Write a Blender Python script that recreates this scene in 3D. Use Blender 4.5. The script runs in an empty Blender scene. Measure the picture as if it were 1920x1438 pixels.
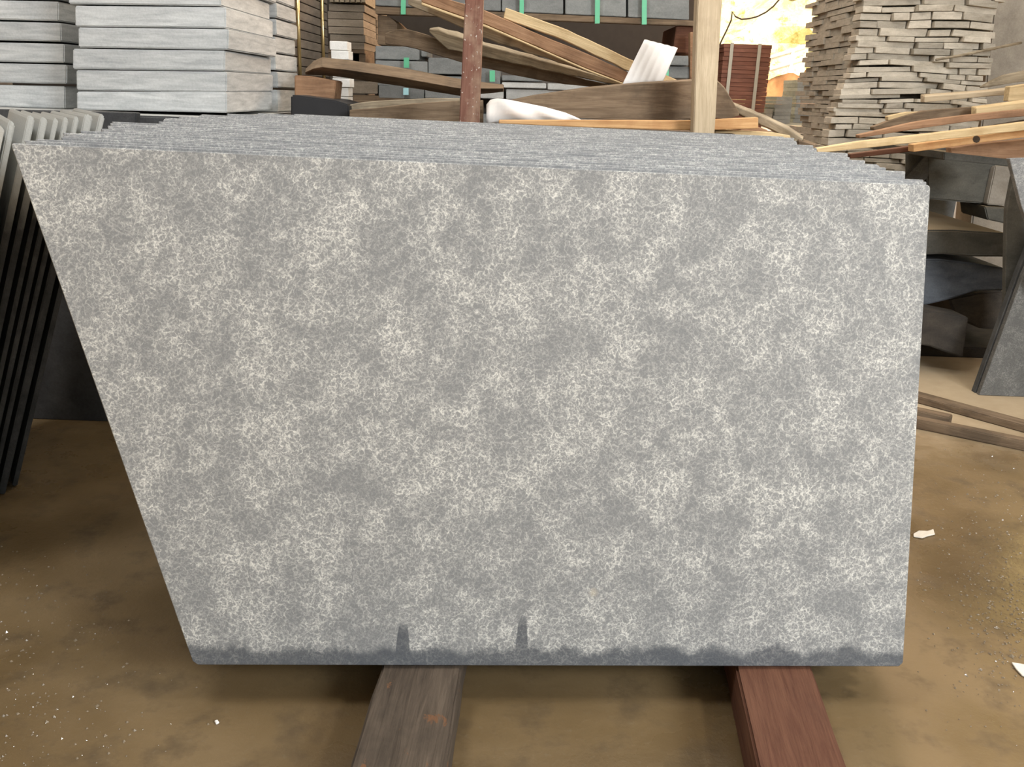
import bpy, bmesh, math, random
from mathutils import Vector, Matrix, noise
random.seed(7)
S = bpy.context.scene
COL = S.collection
R = math.radians

# ---------------------------------------------------------------- camera
W, H, F = 1920.0, 1438.0, 1700.0
CAM_H, PITCH, ROLL = 1.2, R(17.75), R(2.0)
cam_d = bpy.data.cameras.new('camera')
cam_d.sensor_width = 36.0
cam_d.lens = 36.0 * F / W
cam = bpy.data.objects.new('camera', cam_d)
COL.objects.link(cam)
CR = (Matrix.Rotation(R(90) - PITCH, 3, 'X') @ Matrix.Rotation(ROLL, 3, 'Z'))
cam.matrix_world = Matrix.Translation((0, 0, CAM_H)) @ CR.to_4x4()
cam_d.clip_end = 200
S.camera = cam
S.view_settings.view_transform = 'Standard'
S.view_settings.look = 'None'
S.view_settings.gamma = 1
S.view_settings.use_curve_mapping = False
S.view_settings.exposure = 0.0
S.cycles.use_denoising = True
S.cycles.max_bounces = 8
S.cycles.sample_clamp_indirect = 6

# ---------------------------------------------------------------- world
wd = bpy.data.worlds.new('sky')
S.world = wd
wd.use_nodes = True
bgn = wd.node_tree.nodes['Background']
bgn.inputs[0].default_value = (1.0, 0.93, 0.82, 1)
bgn.inputs[1].default_value = 0.32

# ---------------------------------------------------------------- lamps
def sun(name, direction, energy, col, ang=1.0):
    l = bpy.data.lights.new(name, 'SUN')
    l.energy, l.color, l.angle = energy, col, R(ang)
    o = bpy.data.objects.new(name, l)
    o.rotation_euler = Vector(direction).to_track_quat('-Z', 'Y').to_euler()
    COL.objects.link(o)
def area(name, loc, target, sx, sy, energy, col):
    l = bpy.data.lights.new(name, 'AREA')
    l.shape, l.size, l.size_y, l.energy, l.color = 'RECTANGLE', sx, sy, energy, col
    o = bpy.data.objects.new(name, l)
    o.location = loc
    o.rotation_euler = (Vector(target) - Vector(loc)).to_track_quat('-Z', 'Y').to_euler()
    COL.objects.link(o)
sun('sun', (-0.25, 0.62, -0.75), 17.0, (1.0, 0.82, 0.55))
area('doorway_light', (3.3, -1.5, 2.5), (0.0, 1.7, 0.6), 1.2, 1.1, 235, (0.94, 0.975, 1.0))
area('added_shadow_key', (2.5, 0.75, 3.1), (0.1, 1.5, 0.1), 0.35, 0.35, 42, (1.0, 0.96, 0.9))  # unseen key lamp added so the timbers throw shadows leftwards
area('front_light', (0.9, -2.8, 2.6), (0.0, 2.0, 0.9), 3.0, 1.6, 45, (0.92, 0.97, 1.0))
area('yard_glow', (2.0, 8.0, 3.1), (0.2, 4.4, 1.3), 2.0, 1.6, 280, (1.0, 0.68, 0.45))
area('added_stack_fill', (-1.5, 0.9, 4.6), (-1.5, 3.1, 1.2), 1.0, 1.0, 85, (0.97, 0.98, 1.0))  # unseen fill lamp added to brighten the left stack fronts
area('added_rear_fill', (0.4, 4.4, 4.6), (0.2, 4.4, 0), 4.5, 2.6, 150, (1.0, 0.94, 0.84))  # unseen overhead fill added to brighten the background

# ---------------------------------------------------------------- geometry helpers
CO = Vector((0, 0, CAM_H))
def ray(x, y):
    return CR @ Vector(((x - W / 2) / F, (H / 2 - y) / F, -1.0))
def at(x, y, Y):
    d = ray(x, y)
    return CO + d * (Y / d.y)
def on_z(x, y, z):
    d = ray(x, y)
    return CO + d * ((z - CAM_H) / d.z)
def on_plane(x, y, p, n):
    d = ray(x, y)
    return CO + d * ((p - CO).dot(n) / d.dot(n))

def props(o, label=None, cat=None, group=None, kind=None):
    for k, v in (('label', label), ('category', cat), ('group', group), ('kind', kind)):
        if v:
            o[k] = v
    if label and cat and not kind:
        o['kind'] = 'thing'
    return o
def empty(name, loc, label=None, cat=None, group=None, kind=None):
    o = bpy.data.objects.new(name, None)
    o.location = loc
    o.empty_display_size = 0.05
    COL.objects.link(o)
    o['_'] = 1
    del o['_']
    return props(o, label, cat, group, kind)
def build(name, verts, faces, mat, parent=None, axis=None, bevel=0.0, smooth=False, rough=0.0, mats=None):
    """verts in world space; one mesh object whose origin is the base centre"""
    vs = [Vector(v) for v in verts]
    lo = Vector([min(v[i] for v in vs) for i in range(3)])
    hi = Vector([max(v[i] for v in vs) for i in range(3)])
    org = Vector(((lo.x + hi.x) / 2, (lo.y + hi.y) / 2, lo.z))
    if axis is None:
        rot = Matrix.Identity(3)
    else:
        ax = Vector(axis).normalized()
        up = Vector((0, 0, 1)) if abs(ax.z) < .9 else Vector((0, -1, 0))
        ay = up.cross(ax).normalized()
        az = ax.cross(ay)
        rot = Matrix((ax, ay, az)).transposed()
    inv = rot.transposed()
    bm = bmesh.new()
    bv = [bm.verts.new(inv @ (v - org)) for v in vs]
    for f in faces:
        try:
            bm.faces.new([bv[i] for i in f])
        except ValueError:
            pass
    bmesh.ops.recalc_face_normals(bm, faces=bm.faces)
    if bevel > 0:
        bmesh.ops.bevel(bm, geom=[e for e in bm.edges if e.is_manifold and e.calc_face_angle(0) > .5],
                        offset=bevel, segments=1 if bevel < .003 else 2, affect='EDGES', clamp_overlap=True)
    if rough > 0:
        sd = random.random() * 50
        for v in bm.verts:
            v.co += noise.noise_vector(v.co * 9 + Vector((sd, 0, 0))) * rough
    me = bpy.data.meshes.new(name)
    bm.to_mesh(me)
    bm.free()
    me.materials.append(mat)
    if smooth:
        for p in me.polygons:
            p.use_smooth = True
    o = bpy.data.objects.new(name, me)
    COL.objects.link(o)
    mw = Matrix.Translation(org) @ rot.to_4x4()
    if parent is not None:
        o.parent = parent
        o.matrix_parent_inverse = Matrix.Identity(4)
        o.matrix_basis = Matrix.Translation(-Vector(parent.location)) @ mw
    else:
        o.matrix_basis = mw
    return o
def prism_w(name, front, vec, mat, **k):
    """front: world-space polygon, extruded along vec"""
    n = len(front)
    vec = Vector(vec)
    vs = [Vector(p) for p in front] + [Vector(p) + vec for p in front]
    fs = [list(range(n)), list(range(2 * n - 1, n - 1, -1))]
    fs += [[i, (i + 1) % n, n + (i + 1) % n, n + i] for i in range(n)]
    return build(name, vs, fs, mat, **k)
def prism(name, pts, Y, t, mat, **k):
    """pts: outline seen from the photo's viewpoint at distance Y (or 3-tuples with own Y), t metres deep"""
    return prism_w(name, [at(p[0], p[1], p[2] if len(p) > 2 else Y) for p in pts], (0, t, 0), mat, **k)
def box(name, lo, hi, mat, **k):
    (x0, y0, z0), (x1, y1, z1) = lo, hi
    return prism_w(name, [(x0, y0, z0), (x1, y0, z0), (x1, y0, z1), (x0, y0, z1)], (0, y1 - y0, 0), mat, **k)
def interp(poly, n):
    """resample a (x,y) polyline evenly in x"""
    x0, x1 = poly[0][0], poly[-1][0]
    out = []
    for i in range(n):
        x = x0 + (x1 - x0) * i / (n - 1)
        for a, b in zip(poly, poly[1:]):
            if (a[0] <= x <= b[0]) or a[0] >= x >= b[0] or b is poly[-1]:
                u = (x - a[0]) / (b[0] - a[0]) if b[0] != a[0] else 0
                out.append((x, a[1] + (b[1] - a[1]) * u))
                break
    return out
def timber(name, top, bot, Y0, Y1, t, mat, n=14, lip=0.0, lipd=0.0, under=0.0, jit=0.0, parent=None):
    """a sawn board: front face between the top and bottom edge lines, Y from Y0 to Y1 along it,
    t thick; lip>0 leans the upper strip of the face back (a visible narrow edge face)."""
    T, B = interp(top, n), interp(bot, n)
    rings = []
    for i in range(n):
        Y = Y0 + (Y1 - Y0) * i / (n - 1)
        j = (noise.noise(Vector((i * 1.7, Y * 3, len(name)))) * jit, noise.noise(Vector((i * 1.3, 9, Y))) * jit)
        pt = at(T[i][0], T[i][1] + j[0], Y + lipd)
        pb = at(B[i][0], B[i][1] + j[1], Y + under)
        ring = [pb]
        if lip:
            m = lip
            ring.append(at(T[i][0] * (1 - m) + B[i][0] * m, T[i][1] * (1 - m) + B[i][1] * m + j[0] * .5, Y))
        ring += [pt, pt + Vector((0, t, 0)), pb + Vector((0, t, 0.0))]
        rings.append(ring)
    m = len(rings[0])
    vs = [p for r in rings for p in r]
    fs = [list(range(m)), list(range(len(vs) - 1, len(vs) - 1 - m, -1))]
    for i in range(n - 1):
        for q in range(m):
            a, b = i * m + q, i * m + (q + 1) % m
            fs.append([a, b, b + m, a + m])
    ax = rings[-1][0] - rings[0][0]
    return build(name, vs, fs, mat, axis=ax, bevel=0.0025, parent=parent)
def tube(name, pts, r, mat, parent=None, seg=6, flat=None):
    vs, fs = [], []
    for i, p in enumerate(pts):
        p = Vector(p)
        d = (Vector(pts[min(i + 1, len(pts) - 1)]) - Vector(pts[max(i - 1, 0)])).normalized()
        u = d.cross(Vector((0, 1, 0.1))).normalized()
        v = d.cross(u)
        for k in range(seg):
            a = 2 * math.pi * k / seg
            vs.append(p + u * math.cos(a) * r + v * math.sin(a) * r * (flat or 1))
    for i in range(len(pts) - 1):
        for k in range(seg):
            a, b = i * seg + k, i * seg + (k + 1) % seg
            fs.append([a, b, b + seg, a + seg])
    fs += [list(range(seg)), list(range(len(vs) - 1, len(vs) - 1 - seg, -1))]
    return build(name, vs, fs, mat, parent=parent, smooth=True)

# ---------------------------------------------------------------- materials
class NT:
    def __init__(s, name):
        s.m = bpy.data.materials.new(name)
        s.m.use_nodes = True
        s.t = s.m.node_tree
        s.b = s.t.nodes['Principled BSDF']
        s.tc = s.t.nodes.new('ShaderNodeTexCoord')
        s.inf = s.t.nodes.new('ShaderNodeObjectInfo')
    def link(s, a, b):
        s.t.links.new(a, b)
    def node(s, typ, **kw):
        n = s.t.nodes.new(typ)
        for k, v in kw.items():
            setattr(n, k, v)
        return n
    def coord(s, scale=(1, 1, 1), vary=True, out='Object'):
        mp = s.node('ShaderNodeMapping')
        mp.inputs['Scale'].default_value = scale
        s.link(s.tc.outputs[out], mp.inputs['Vector'])
        if vary:
            mu = s.node('ShaderNodeMath', operation='MULTIPLY')
            mu.inputs[1].default_value = 37.0
            s.link(s.inf.outputs['Random'], mu.inputs[0])
            cx = s.node('ShaderNodeCombineXYZ')
            for i in range(3):
                s.link(mu.outputs[0], cx.inputs[i])
            s.link(cx.outputs[0], mp.inputs['Location'])
        return mp.outputs[0]
    def noise(s, vec, scale, detail=4, rough=.55, dist=0.0):
        n = s.node('ShaderNodeTexNoise')
        n.inputs['Scale'].default_value = scale
        n.inputs['Detail'].default_value = detail
        n.inputs['Roughness'].default_value = rough
        n.inputs['Distortion'].default_value = dist
        s.link(vec, n.inputs['Vector'])
        return n.outputs[0]
    def math(s, op, a, b=None, c=None, clamp=False):
        n = s.node('ShaderNodeMath', operation=op, use_clamp=clamp)
        for i, v in enumerate((a, b, c)):
            if v is None:
                continue
            if isinstance(v, (int, float)):
                n.inputs[i].default_value = v
            else:
                s.link(v, n.inputs[i])
        return n.outputs[0]
    def rng(s, v, a, b, c=0.0, d=1.0, smooth=False):
        n = s.node('ShaderNodeMapRange')
        if smooth:
            n.interpolation_type = 'SMOOTHSTEP'
        for i, x in zip((1, 2, 3, 4), (a, b, c, d)):
            n.inputs[i].default_value = x
        s.link(v, n.inputs[0])
        return n.outputs[0]
    def mix(s, f, a, b, blend='MIX'):
        n = s.node('ShaderNodeMix', data_type='RGBA', blend_type=blend)
        if isinstance(f, (int, float)):
            n.inputs[0].default_value = f
        else:
            s.link(f, n.inputs[0])
        for i, v in ((6, a), (7, b)):
            if isinstance(v, tuple):
                n.inputs[i].default_value = (*v, 1)
            else:
                s.link(v, n.inputs[i])
        return n.outputs[2]
    def bump(s, h, strength, dist=.01):
        n = s.node('ShaderNodeBump')
        n.inputs['Strength'].default_value = strength
        n.inputs['Distance'].default_value = dist
        s.link(h, n.inputs['Height'])
        s.link(n.outputs[0], s.b.inputs['Normal'])
    def done(s, col, rough=.8, spec=.3, metal=0):
        if isinstance(col, tuple):
            s.b.inputs['Base Color'].default_value = (*col, 1)
        else:
            s.link(col, s.b.inputs['Base Color'])
        if isinstance(rough, (int, float)):
            s.b.inputs['Roughness'].default_value = rough
        else:
            s.link(rough, s.b.inputs['Roughness'])
        s.b.inputs['Specular IOR Level'].default_value = spec
        s.b.inputs['Metallic'].default_value = metal
        return s.m

def mottled(name, dark, mid, light, wet=False, scale=1.0, vary=True):
    m = NT(name)
    v = m.coord((scale,) * 3, vary)
    big = m.noise(v, 5.0, 3, .6)
    blotch = m.noise(v, 15.0, 4, .6, .3)
    def ridge(sc, w, d):
        n = m.noise(v, sc, 2, .5, d)
        return m.rng(m.math('ABSOLUTE', m.math('SUBTRACT', n, .5)), 0.0, w, 1.0, 0.0)
    web = ridge(66.0, .055, .35)
    web2 = ridge(135.0, .08, .25)
    w2 = m.noise(v, 300.0, 2, .65)
    bl = m.rng(m.math('ADD', m.math('MULTIPLY', blotch, .8), m.math('MULTIPLY', big, .4)), .42, .82)
    f = m.math('ADD', m.math('MULTIPLY', web, .75), m.math('MULTIPLY', web2, .55))
    f = m.math('MULTIPLY', f, m.math('ADD', m.math('MULTIPLY', bl, .75), .34))
    f = m.math('ADD', f, m.math('MULTIPLY', bl, .14))
    f = m.math('MULTIPLY', f, m.math('ADD', m.math('MULTIPLY', m.rng(w2, .36, .64), .75), .52), clamp=True)
    c = m.mix(f, mid, light)
    c = m.mix(m.math('MULTIPLY', m.rng(blotch, .60, .40), .30), c, dark)
    fine = m.noise(v, 420.0, 2, .7)
    c = m.mix(.28, c, m.mix(fine, (.05, .05, .05), (.95, .95, .95)), 'SOFT_LIGHT')
    rough = .72
    if wet:
        sx = m.node('ShaderNodeSeparateXYZ')
        m.link(m.tc.outputs['Object'], sx.inputs[0])
        z = sx.outputs['Z']
        x = sx.outputs['X']
        e = m.noise(m.coord((1, 1, .2), False), 14.0, 5, .6)
        lim = m.math('ADD', m.math('MULTIPLY', e, .085), -.004)
        for cx, wd_, hh in ((-.145, .010, .050), (.092, .009, .048)):
            g = m.rng(m.math('ABSOLUTE', m.math('SUBTRACT', x, cx)), wd_ * .75, wd_ * 1.5, hh, 0.0, True)
            lim = m.math('ADD', lim, g)
        mask = m.rng(m.math('SUBTRACT', z, lim), -.010, .012, 1.0, 0.0, True)
        cw = m.mix(.80, c, (.044, .053, .068))
        c = m.mix(m.math('MULTIPLY', mask, .92), c, cw)
        rough = m.rng(mask, 0, 1, .72, .36)
        # a pale speck and a rusty fleck on the face
        for (px, pz, r_, colr) in ((.232, .155, .011, (.42, .38, .30)), (-.018, .70, .005, (.75, .74, .70))):
            dx = m.math('SUBTRACT', x, px)
            dz = m.math('SUBTRACT', z, pz)
            dd = m.math('SQRT', m.math('ADD', m.math('MULTIPLY', dx, dx), m.math('MULTIPLY', dz, dz)))
            dd = m.math('ADD', dd, m.math('MULTIPLY', m.math('SUBTRACT', w2, .5), .012))
            c = m.mix(m.math('MULTIPLY', m.rng(dd, r_ * .3, r_, 1.0, 0.0), .55), c, colr)
    m.bump(w2, .25, .002)
    return m.done(c, rough, .35)

def stone(name, a, b, sc=9.0, streak=3.0, dust_or_lit_top=None, tint=.18, lit_cap=None):
    m = NT(name)
    v = m.coord((1, 1, streak))
    n1 = m.noise(v, sc, 6, .62, .4)
    n2 = m.noise(m.coord(), 130, 3, .6)
    c = m.mix(m.rng(n1, .3, .7), a, b)
    c = m.mix(.3, c, m.mix(n2, (0, 0, 0), (1, 1, 1)), 'SOFT_LIGHT')
    r_ = m.rng(m.inf.outputs['Random'], 0, 1, 1 - tint, 1 + tint)
    hs = m.node('ShaderNodeHueSaturation')
    m.link(r_, hs.inputs['Value'])
    m.link(c, hs.inputs['Color'])
    c = hs.outputs[0]
    if dust_or_lit_top:  # sandy dust on the rubble, painted lit tops on the other stones
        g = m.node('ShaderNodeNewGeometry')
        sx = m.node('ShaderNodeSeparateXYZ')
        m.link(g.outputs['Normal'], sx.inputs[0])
        c = m.mix(m.rng(sx.outputs['Z'], .5, .9), c, dust_or_lit_top)
    if lit_cap:  # paler upper end, painted as light on the slab tops
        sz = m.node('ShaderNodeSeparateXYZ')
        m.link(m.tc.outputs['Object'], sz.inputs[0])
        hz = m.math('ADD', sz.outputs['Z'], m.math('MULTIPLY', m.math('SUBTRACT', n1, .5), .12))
        c = m.mix(m.rng(hz, lit_cap[0], lit_cap[1]), c, lit_cap[2])
    m.bump(n2, .35, .003)
    return m.done(c, .85, .25)

def wood(name, a, b, c3, grain=1.0, knots=True, stain=.5, fleck=None, fsc=60.0):
    m = NT(name)
    v = m.coord((1.2, 14, 14))
    g1 = m.noise(v, 3.2 * grain, 8, .65, .8)
    g2 = m.noise(m.coord((2.5, 60, 60)), 4.0, 4, .6)
    p = m.noise(m.coord(), 7.0, 5, .6)
    c = m.mix(m.rng(g1, .32, .68), a, b)
    c = m.mix(m.math('MULTIPLY', m.rng(p, .5, .66), stain), c, c3)
    c = m.mix(.4, c, m.mix(g2, (.05, .05, .05), (.95, .95, .95)), 'SOFT_LIGHT')
    if fleck:
        vo = m.noise(m.coord((1, 1.6, 1)), fsc, 4, .6, .4)
        c = m.mix(m.rng(vo, .63, .67), c, fleck)
    m.bump(m.math('ADD', g1, m.math('MULTIPLY', g2, .5)), .5, .004)
    return m.done(c, .78, .25)

def plain(name, col, rough=.6, spec=.4, metal=0, var=.2, nsc=20):
    m = NT(name)
    n = m.noise(m.coord(), nsc, 4)
    c = m.mix(n, tuple(x * (1 - var) for x in col), tuple(min(1, x * (1 + var)) for x in col))
    m.bump(n, .15, .004)
    return m.done(c, rough, spec, metal)

M = {}
M['slab'] = mottled('mottled_grey_stone', (.135, .142, .148), (.185, .192, .195), (.54, .54, .51), wet=True, vary=False)
M['slab2'] = mottled('mottled_grey_stone_edges', (.135, .14, .145), (.19, .195, .20), (.44, .44, .42))
M['slab_dark'] = mottled('dark_mottled_stone', (.075, .076, .073), (.105, .105, .10), (.24, .235, .22))
M['lean'] = stone('leaning_stone', (.055, .057, .058), (.12, .122, .12), 12, 1, dust_or_lit_top=(.50, .505, .48), lit_cap=(.84, .97, (.46, .465, .44)))  # dark body and pale tops paint in the shade and light
M['cool'] = stone('cool_grey_tile', (.34, .355, .36), (.56, .575, .57), 7, 9, tint=.12)
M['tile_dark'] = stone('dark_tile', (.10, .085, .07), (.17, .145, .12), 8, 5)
M['tile_brown'] = stone('brown_grey_tile', (.20, .165, .125), (.31, .26, .20), 8, 5)
M['tile_white'] = stone('pale_tile', (.62, .61, .58), (.82, .81, .78), 8, 5)
M['block'] = stone('grey_block', (.17, .18, .18), (.26, .27, .265), 8, 2)
M['block_light'] = stone('light_grey_block', (.36, .365, .35), (.52, .52, .50), 8, 2)
M['strip'] = stone('split_strip_stone', (.40, .365, .30), (.60, .55, .465), 14, 3, tint=.26)
M['shaded_face'] = stone('shaded_face_stone', (.035, .036, .038), (.075, .076, .078), 8, 1, dust_or_lit_top=(.48, .485, .465))  # shade painted into the dark faces, light into the pale tops
M['rubble'] = stone('dusty_stone', (.065, .065, .057), (.135, .13, .112), 6, 2, dust_or_lit_top=(.26, .21, .14))
M['rubble_blue'] = stone('bluish_stone', (.06, .067, .08), (.15, .165, .185), 5, 2)
M['cave_shade'] = stone('cave_shaded_stone', (.035, .031, .027), (.075, .064, .052), 8, 2)  # shade of the cave put into the stone colour
M['concrete'] = stone('concrete', (.26, .235, .20), (.42, .385, .33), 5, 1)
M['wood_old'] = wood('old_brown_wood', (.115, .078, .048), (.24, .175, .115), (.055, .042, .03), fleck=None)
M['wood_dark'] = wood('dark_wet_wood', (.048, .036, .026), (.115, .088, .064), (.03, .024, .018), fleck=(.15, .075, .038), fsc=17.0)
M['wood_red'] = wood('red_brown_wood', (.085, .034, .020), (.155, .072, .042), (.07, .033, .022))
M['wood_post'] = wood('worn_red_post_wood', (.12, .048, .032), (.24, .12, .085), (.40, .29, .20), stain=.55, fleck=(.55, .50, .44))
M['wood_pale'] = wood('pale_post_wood', (.44, .345, .225), (.66, .54, .38), (.36, .27, .18))
M['wood_pine'] = wood('pine_wood', (.50, .37, .20), (.72, .56, .33), (.42, .28, .14))
M['wood_orange'] = wood('fresh_orange_wood', (.50, .28, .12), (.72, .45, .22), (.40, .19, .08))
M['wood_grey'] = wood('weathered_grey_wood', (.20, .16, .11), (.46, .39, .28), (.10, .08, .055))
M['wood_rust'] = wood('rusty_brown_wood', (.24, .13, .07), (.42, .255, .15), (.15, .085, .05))
M['foam'] = plain('white_foam', (.74, .73, .72), .7, .3, 0, .06, 60)
M['foam_thick'] = plain('white_foam_wrap', (.80, .78, .75), .65, .3, 0, .08, 14)
M['green'] = plain('green_strap', (.13, .52, .30), .45, .5, 0, .12)
M['cyan'] = plain('cyan_label', (.45, .78, .85), .5, .5, 0, .05)
M['brass'] = plain('brass_strap', (.80, .62, .30), .28, .6, .85, .1)
M['black'] = plain('dark_plastic', (.022, .022, .024), .5, .4)
M['cable'] = plain('dark_cable', (.06, .035, .025), .6, .4)
M['white'] = plain('white_paint', (.85, .84, .80), .5, .4, 0, .05)
M['strap_pale'] = plain('pale_strap', (.45, .42, .34), .5, .4, 0, .1)
M['crate'] = wood('crate_wood', (.17, .068, .045), (.27, .125, .085), (.12, .055, .04))
M['mound'] = stone('brown_earth', (.20, .10, .05), (.32, .17, .09), 4, 1)

def rock_mat():
    m = NT('sunlit_rock')
    v = m.coord((1, 1, 1.0), False)
    n = m.noise(v, 1.6, 8, .68, .7)
    n2 = m.noise(v, 6, 6, .7)
    c = m.mix(m.rng(n, .35, .62), (.44, .38, .20), (.84, .80, .56))
    c = m.mix(m.rng(n2, .52, .66), c, (.30, .28, .10))
    m.bump(n2, .6, .08)
    return m.done(c, .95, .1)
M['rock'] = rock_mat()

def mud_mat():
    m = NT('wet_mud_floor')
    v = m.coord((1, 1, 1), False)
    a = m.noise(v, 1.7, 4, .55, .3)
    b = m.noise(v, 9, 6, .62)
    g = m.noise(v, 70, 4, .7)
    c = m.mix(m.rng(a, .32, .66), (.110, .073, .034), (.200, .138, .068))
    c = m.mix(m.math('MULTIPLY', m.rng(b, .52, .70), .55), c, (.055, .038, .020))
    c = m.mix(m.math('MULTIPLY', m.rng(g, .58, .72), .35), c, (.20, .16, .105))
    # the dry, sandy ground farther back to the right
    sx = m.node('ShaderNodeSeparateXYZ')
    m.link(m.tc.outputs['Object'], sx.inputs[0])
    dry = m.math('MULTIPLY', m.rng(m.math('ADD', sx.outputs['Y'], m.math('MULTIPLY', b, .5)), 3.1, 3.9, 0, 1, True),
                 m.rng(sx.outputs['X'], .6, 1.3, 0, 1, True))
    c = m.mix(dry, c, m.mix(b, (.36, .27, .165), (.50, .40, .27)))
    r0 = m.rng(a, .40, .62, .16, .50)
    r1 = m.math('ADD', r0, m.math('MULTIPLY', m.rng(b, .45, .7), .25))
    rough = m.math('MAXIMUM', r1, m.math('MULTIPLY', dry, .9))
    m.bump(m.math('ADD', m.math('MULTIPLY', b, .6), m.math('MULTIPLY', g, .22)), .35, .012)
    return m.done(c, rough, .42)
M['mud'] = mud_mat()
M['yard'] = plain('pale_yard_ground', (.70, .68, .64), .9, .2, 0, .1, 2)

# ================================================================ the setting
def struct(o):
    o['kind'] = 'structure'
    return o
fl = build('floor', [(-8, -5, 0), (8, -5, 0), (8, 8.6, 0), (-8, 8.6, 0)], [[0, 1, 2, 3]], M['mud'])
fl.matrix_basis = Matrix.Identity(4)
fl.data.transform(Matrix.Translation((0, 1.8, 0)))
struct(fl)
struct(box('ceiling', (-8, -3.2, 4.9), (8, 8.6, 5.05), M['concrete']))
struct(box('wall_left', (-4.6, -3.2, 0), (-4.4, 8.4, 4.9), M['concrete']))
struct(box('wall_back', (-4.4, 8.2, 0), (1.62, 8.4, 4.9), plain('dim_plaster', (.045, .038, .032), .9)))
struct(box('yard', (1.66, 7.6, 0), (14, 30, .98), M['yard']))
# sunlit rocky slope beyond the yard
vs, fs = [], []
NX, NZ = 60, 44
for j in range(NZ + 1):
    for i in range(NX + 1):
        x = -6 + 26 * i / NX
        z = 13 * j / NZ
        p = Vector((x, 0, z))
        d = noise.fractal(p * .55, 1.0, 2.0, 5) * 1.0 + noise.fractal(p * 2.1, 1.0, 2.0, 4) * .30
        vs.append((x, 17.5 + z * .42 - d, z + .5))
for j in range(NZ):
    for i in range(NX):
        a = j * (NX + 1) + i
        fs.append([a, a + 1, a + NX + 2, a + NX + 1])
o = build('hillside', vs, fs, M['rock'])
props(o, 'sunlit yellow rocky slope beyond the open yard', None, None, 'structure')

# ================================================================ rails under the stack
def rail(name, tl, tr, br, bl, mat, label):
    z = .094
    P = [on_z(*q, z) for q in (bl, br, tr, tl)]
    d = ((P[3] + P[2]) / 2 - (P[0] + P[1]) / 2).normalized()
    w = ((P[1] - P[0]).length + (P[2] - P[3]).length) / 2
    c0 = (P[0] + P[1]) / 2 - d * .25
    c1 = c0 + d * ((3.25 - c0.y) / d.y)
    s = d.cross(Vector((0, 0, 1))).normalized()
    n = 26
    vs, fs = [], []
    for i in range(n + 1):
        c = c0.lerp(c1, i / n)
        a = noise.noise(Vector((i * .9, len(label), 0))) * .004
        b = noise.noise(Vector((i * .8, len(label), 7))) * .004
        vs += [c - s * (w / 2 + a) + Vector((0, 0, 0)), c + s * (w / 2 + b),
               c + s * (w / 2 + b) - Vector((0, 0, z - .001)), c - s * (w / 2 + a) - Vector((0, 0, z - .001))]
    for i in range(n):
        for q in range(4):
            a, b = i * 4 + q, i * 4 + (q + 1) % 4
            fs.append([a, b, b + 4, a + 4])
    fs += [[0, 1, 2, 3], [4 * n + 3, 4 * n + 2, 4 * n + 1, 4 * n]]
    return props(build(name, vs, fs, mat, axis=d, bevel=.005), label, 'timber', 'timbers under the slab stack')
rail('support_timber', (715, 1250), (865, 1250), (835, 1438), (655, 1438), M['wood_dark'],
     'dark wet weathered timber under the slab stack, left of the two')
rail('support_timber', (1378, 1250), (1523, 1250), (1585, 1438), (1425, 1438), M['wood_red'],
     'reddish brown timber under the slab stack, right of the two')

# ================================================================ the leaning slabs
BL, BR = on_z(363, 1247, .102), on_z(1693, 1250, .102)
ex = (BR - BL).normalized()
nh = Vector((-ex.y, ex.x, 0)).normalized()          # horizontal, away from the viewer
LEAN = R(11.0)
up = (nh * math.sin(LEAN) + Vector((0, 0, 1)) * math.cos(LEAN)).normalized()
pn = ex.cross(up).normalized()
if pn.y < 0:
    pn = -pn
TL, TR = on_plane(20, 268, BL, pn), on_plane(1745, 347, BL, pn)
# y of the top edge at mid-picture -> left end, right end in the photograph
PROF = [(311, 20, 1745), (303, 45, 1738), (298, 66, 1736), (293, 112, 1699), (288, 118, 1697), (282, 150, 1664),
        (276, 190, 1650), (270, 200, 1622), (264, 205, 1592), (258, 296, 1590), (252, 303, 1531), (247, 335, 1529),
        (243, 372, 1496), (239, 425, 1492), (236, 480, 1488), (234, 548, 1470), (232, 587, 1460)]
NS = 30
DEPTH = 1.28
ORD = ['second', 'third', 'fourth', 'fifth', 'sixth', 'seventh', 'eighth', 'ninth', 'tenth', 'eleventh', 'twelfth',
       'thirteenth', 'fourteenth', 'fifteenth', 'sixteenth', 'seventeenth', 'eighteenth', 'nineteenth', 'twentieth']
ORDR = ['rearmost', 'second from the rear', 'third from the rear', 'fourth from the rear', 'fifth from the rear',
        'sixth from the rear', 'seventh from the rear', 'eighth from the rear', 'ninth from the rear', 'tenth from the rear',
        'eleventh from the rear', 'twelfth from the rear', 'thirteenth from the rear', 'fourteenth from the rear']
def in_plane(base, P):
    d = P - base
    return d.dot(ex), d.dot(up)
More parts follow.
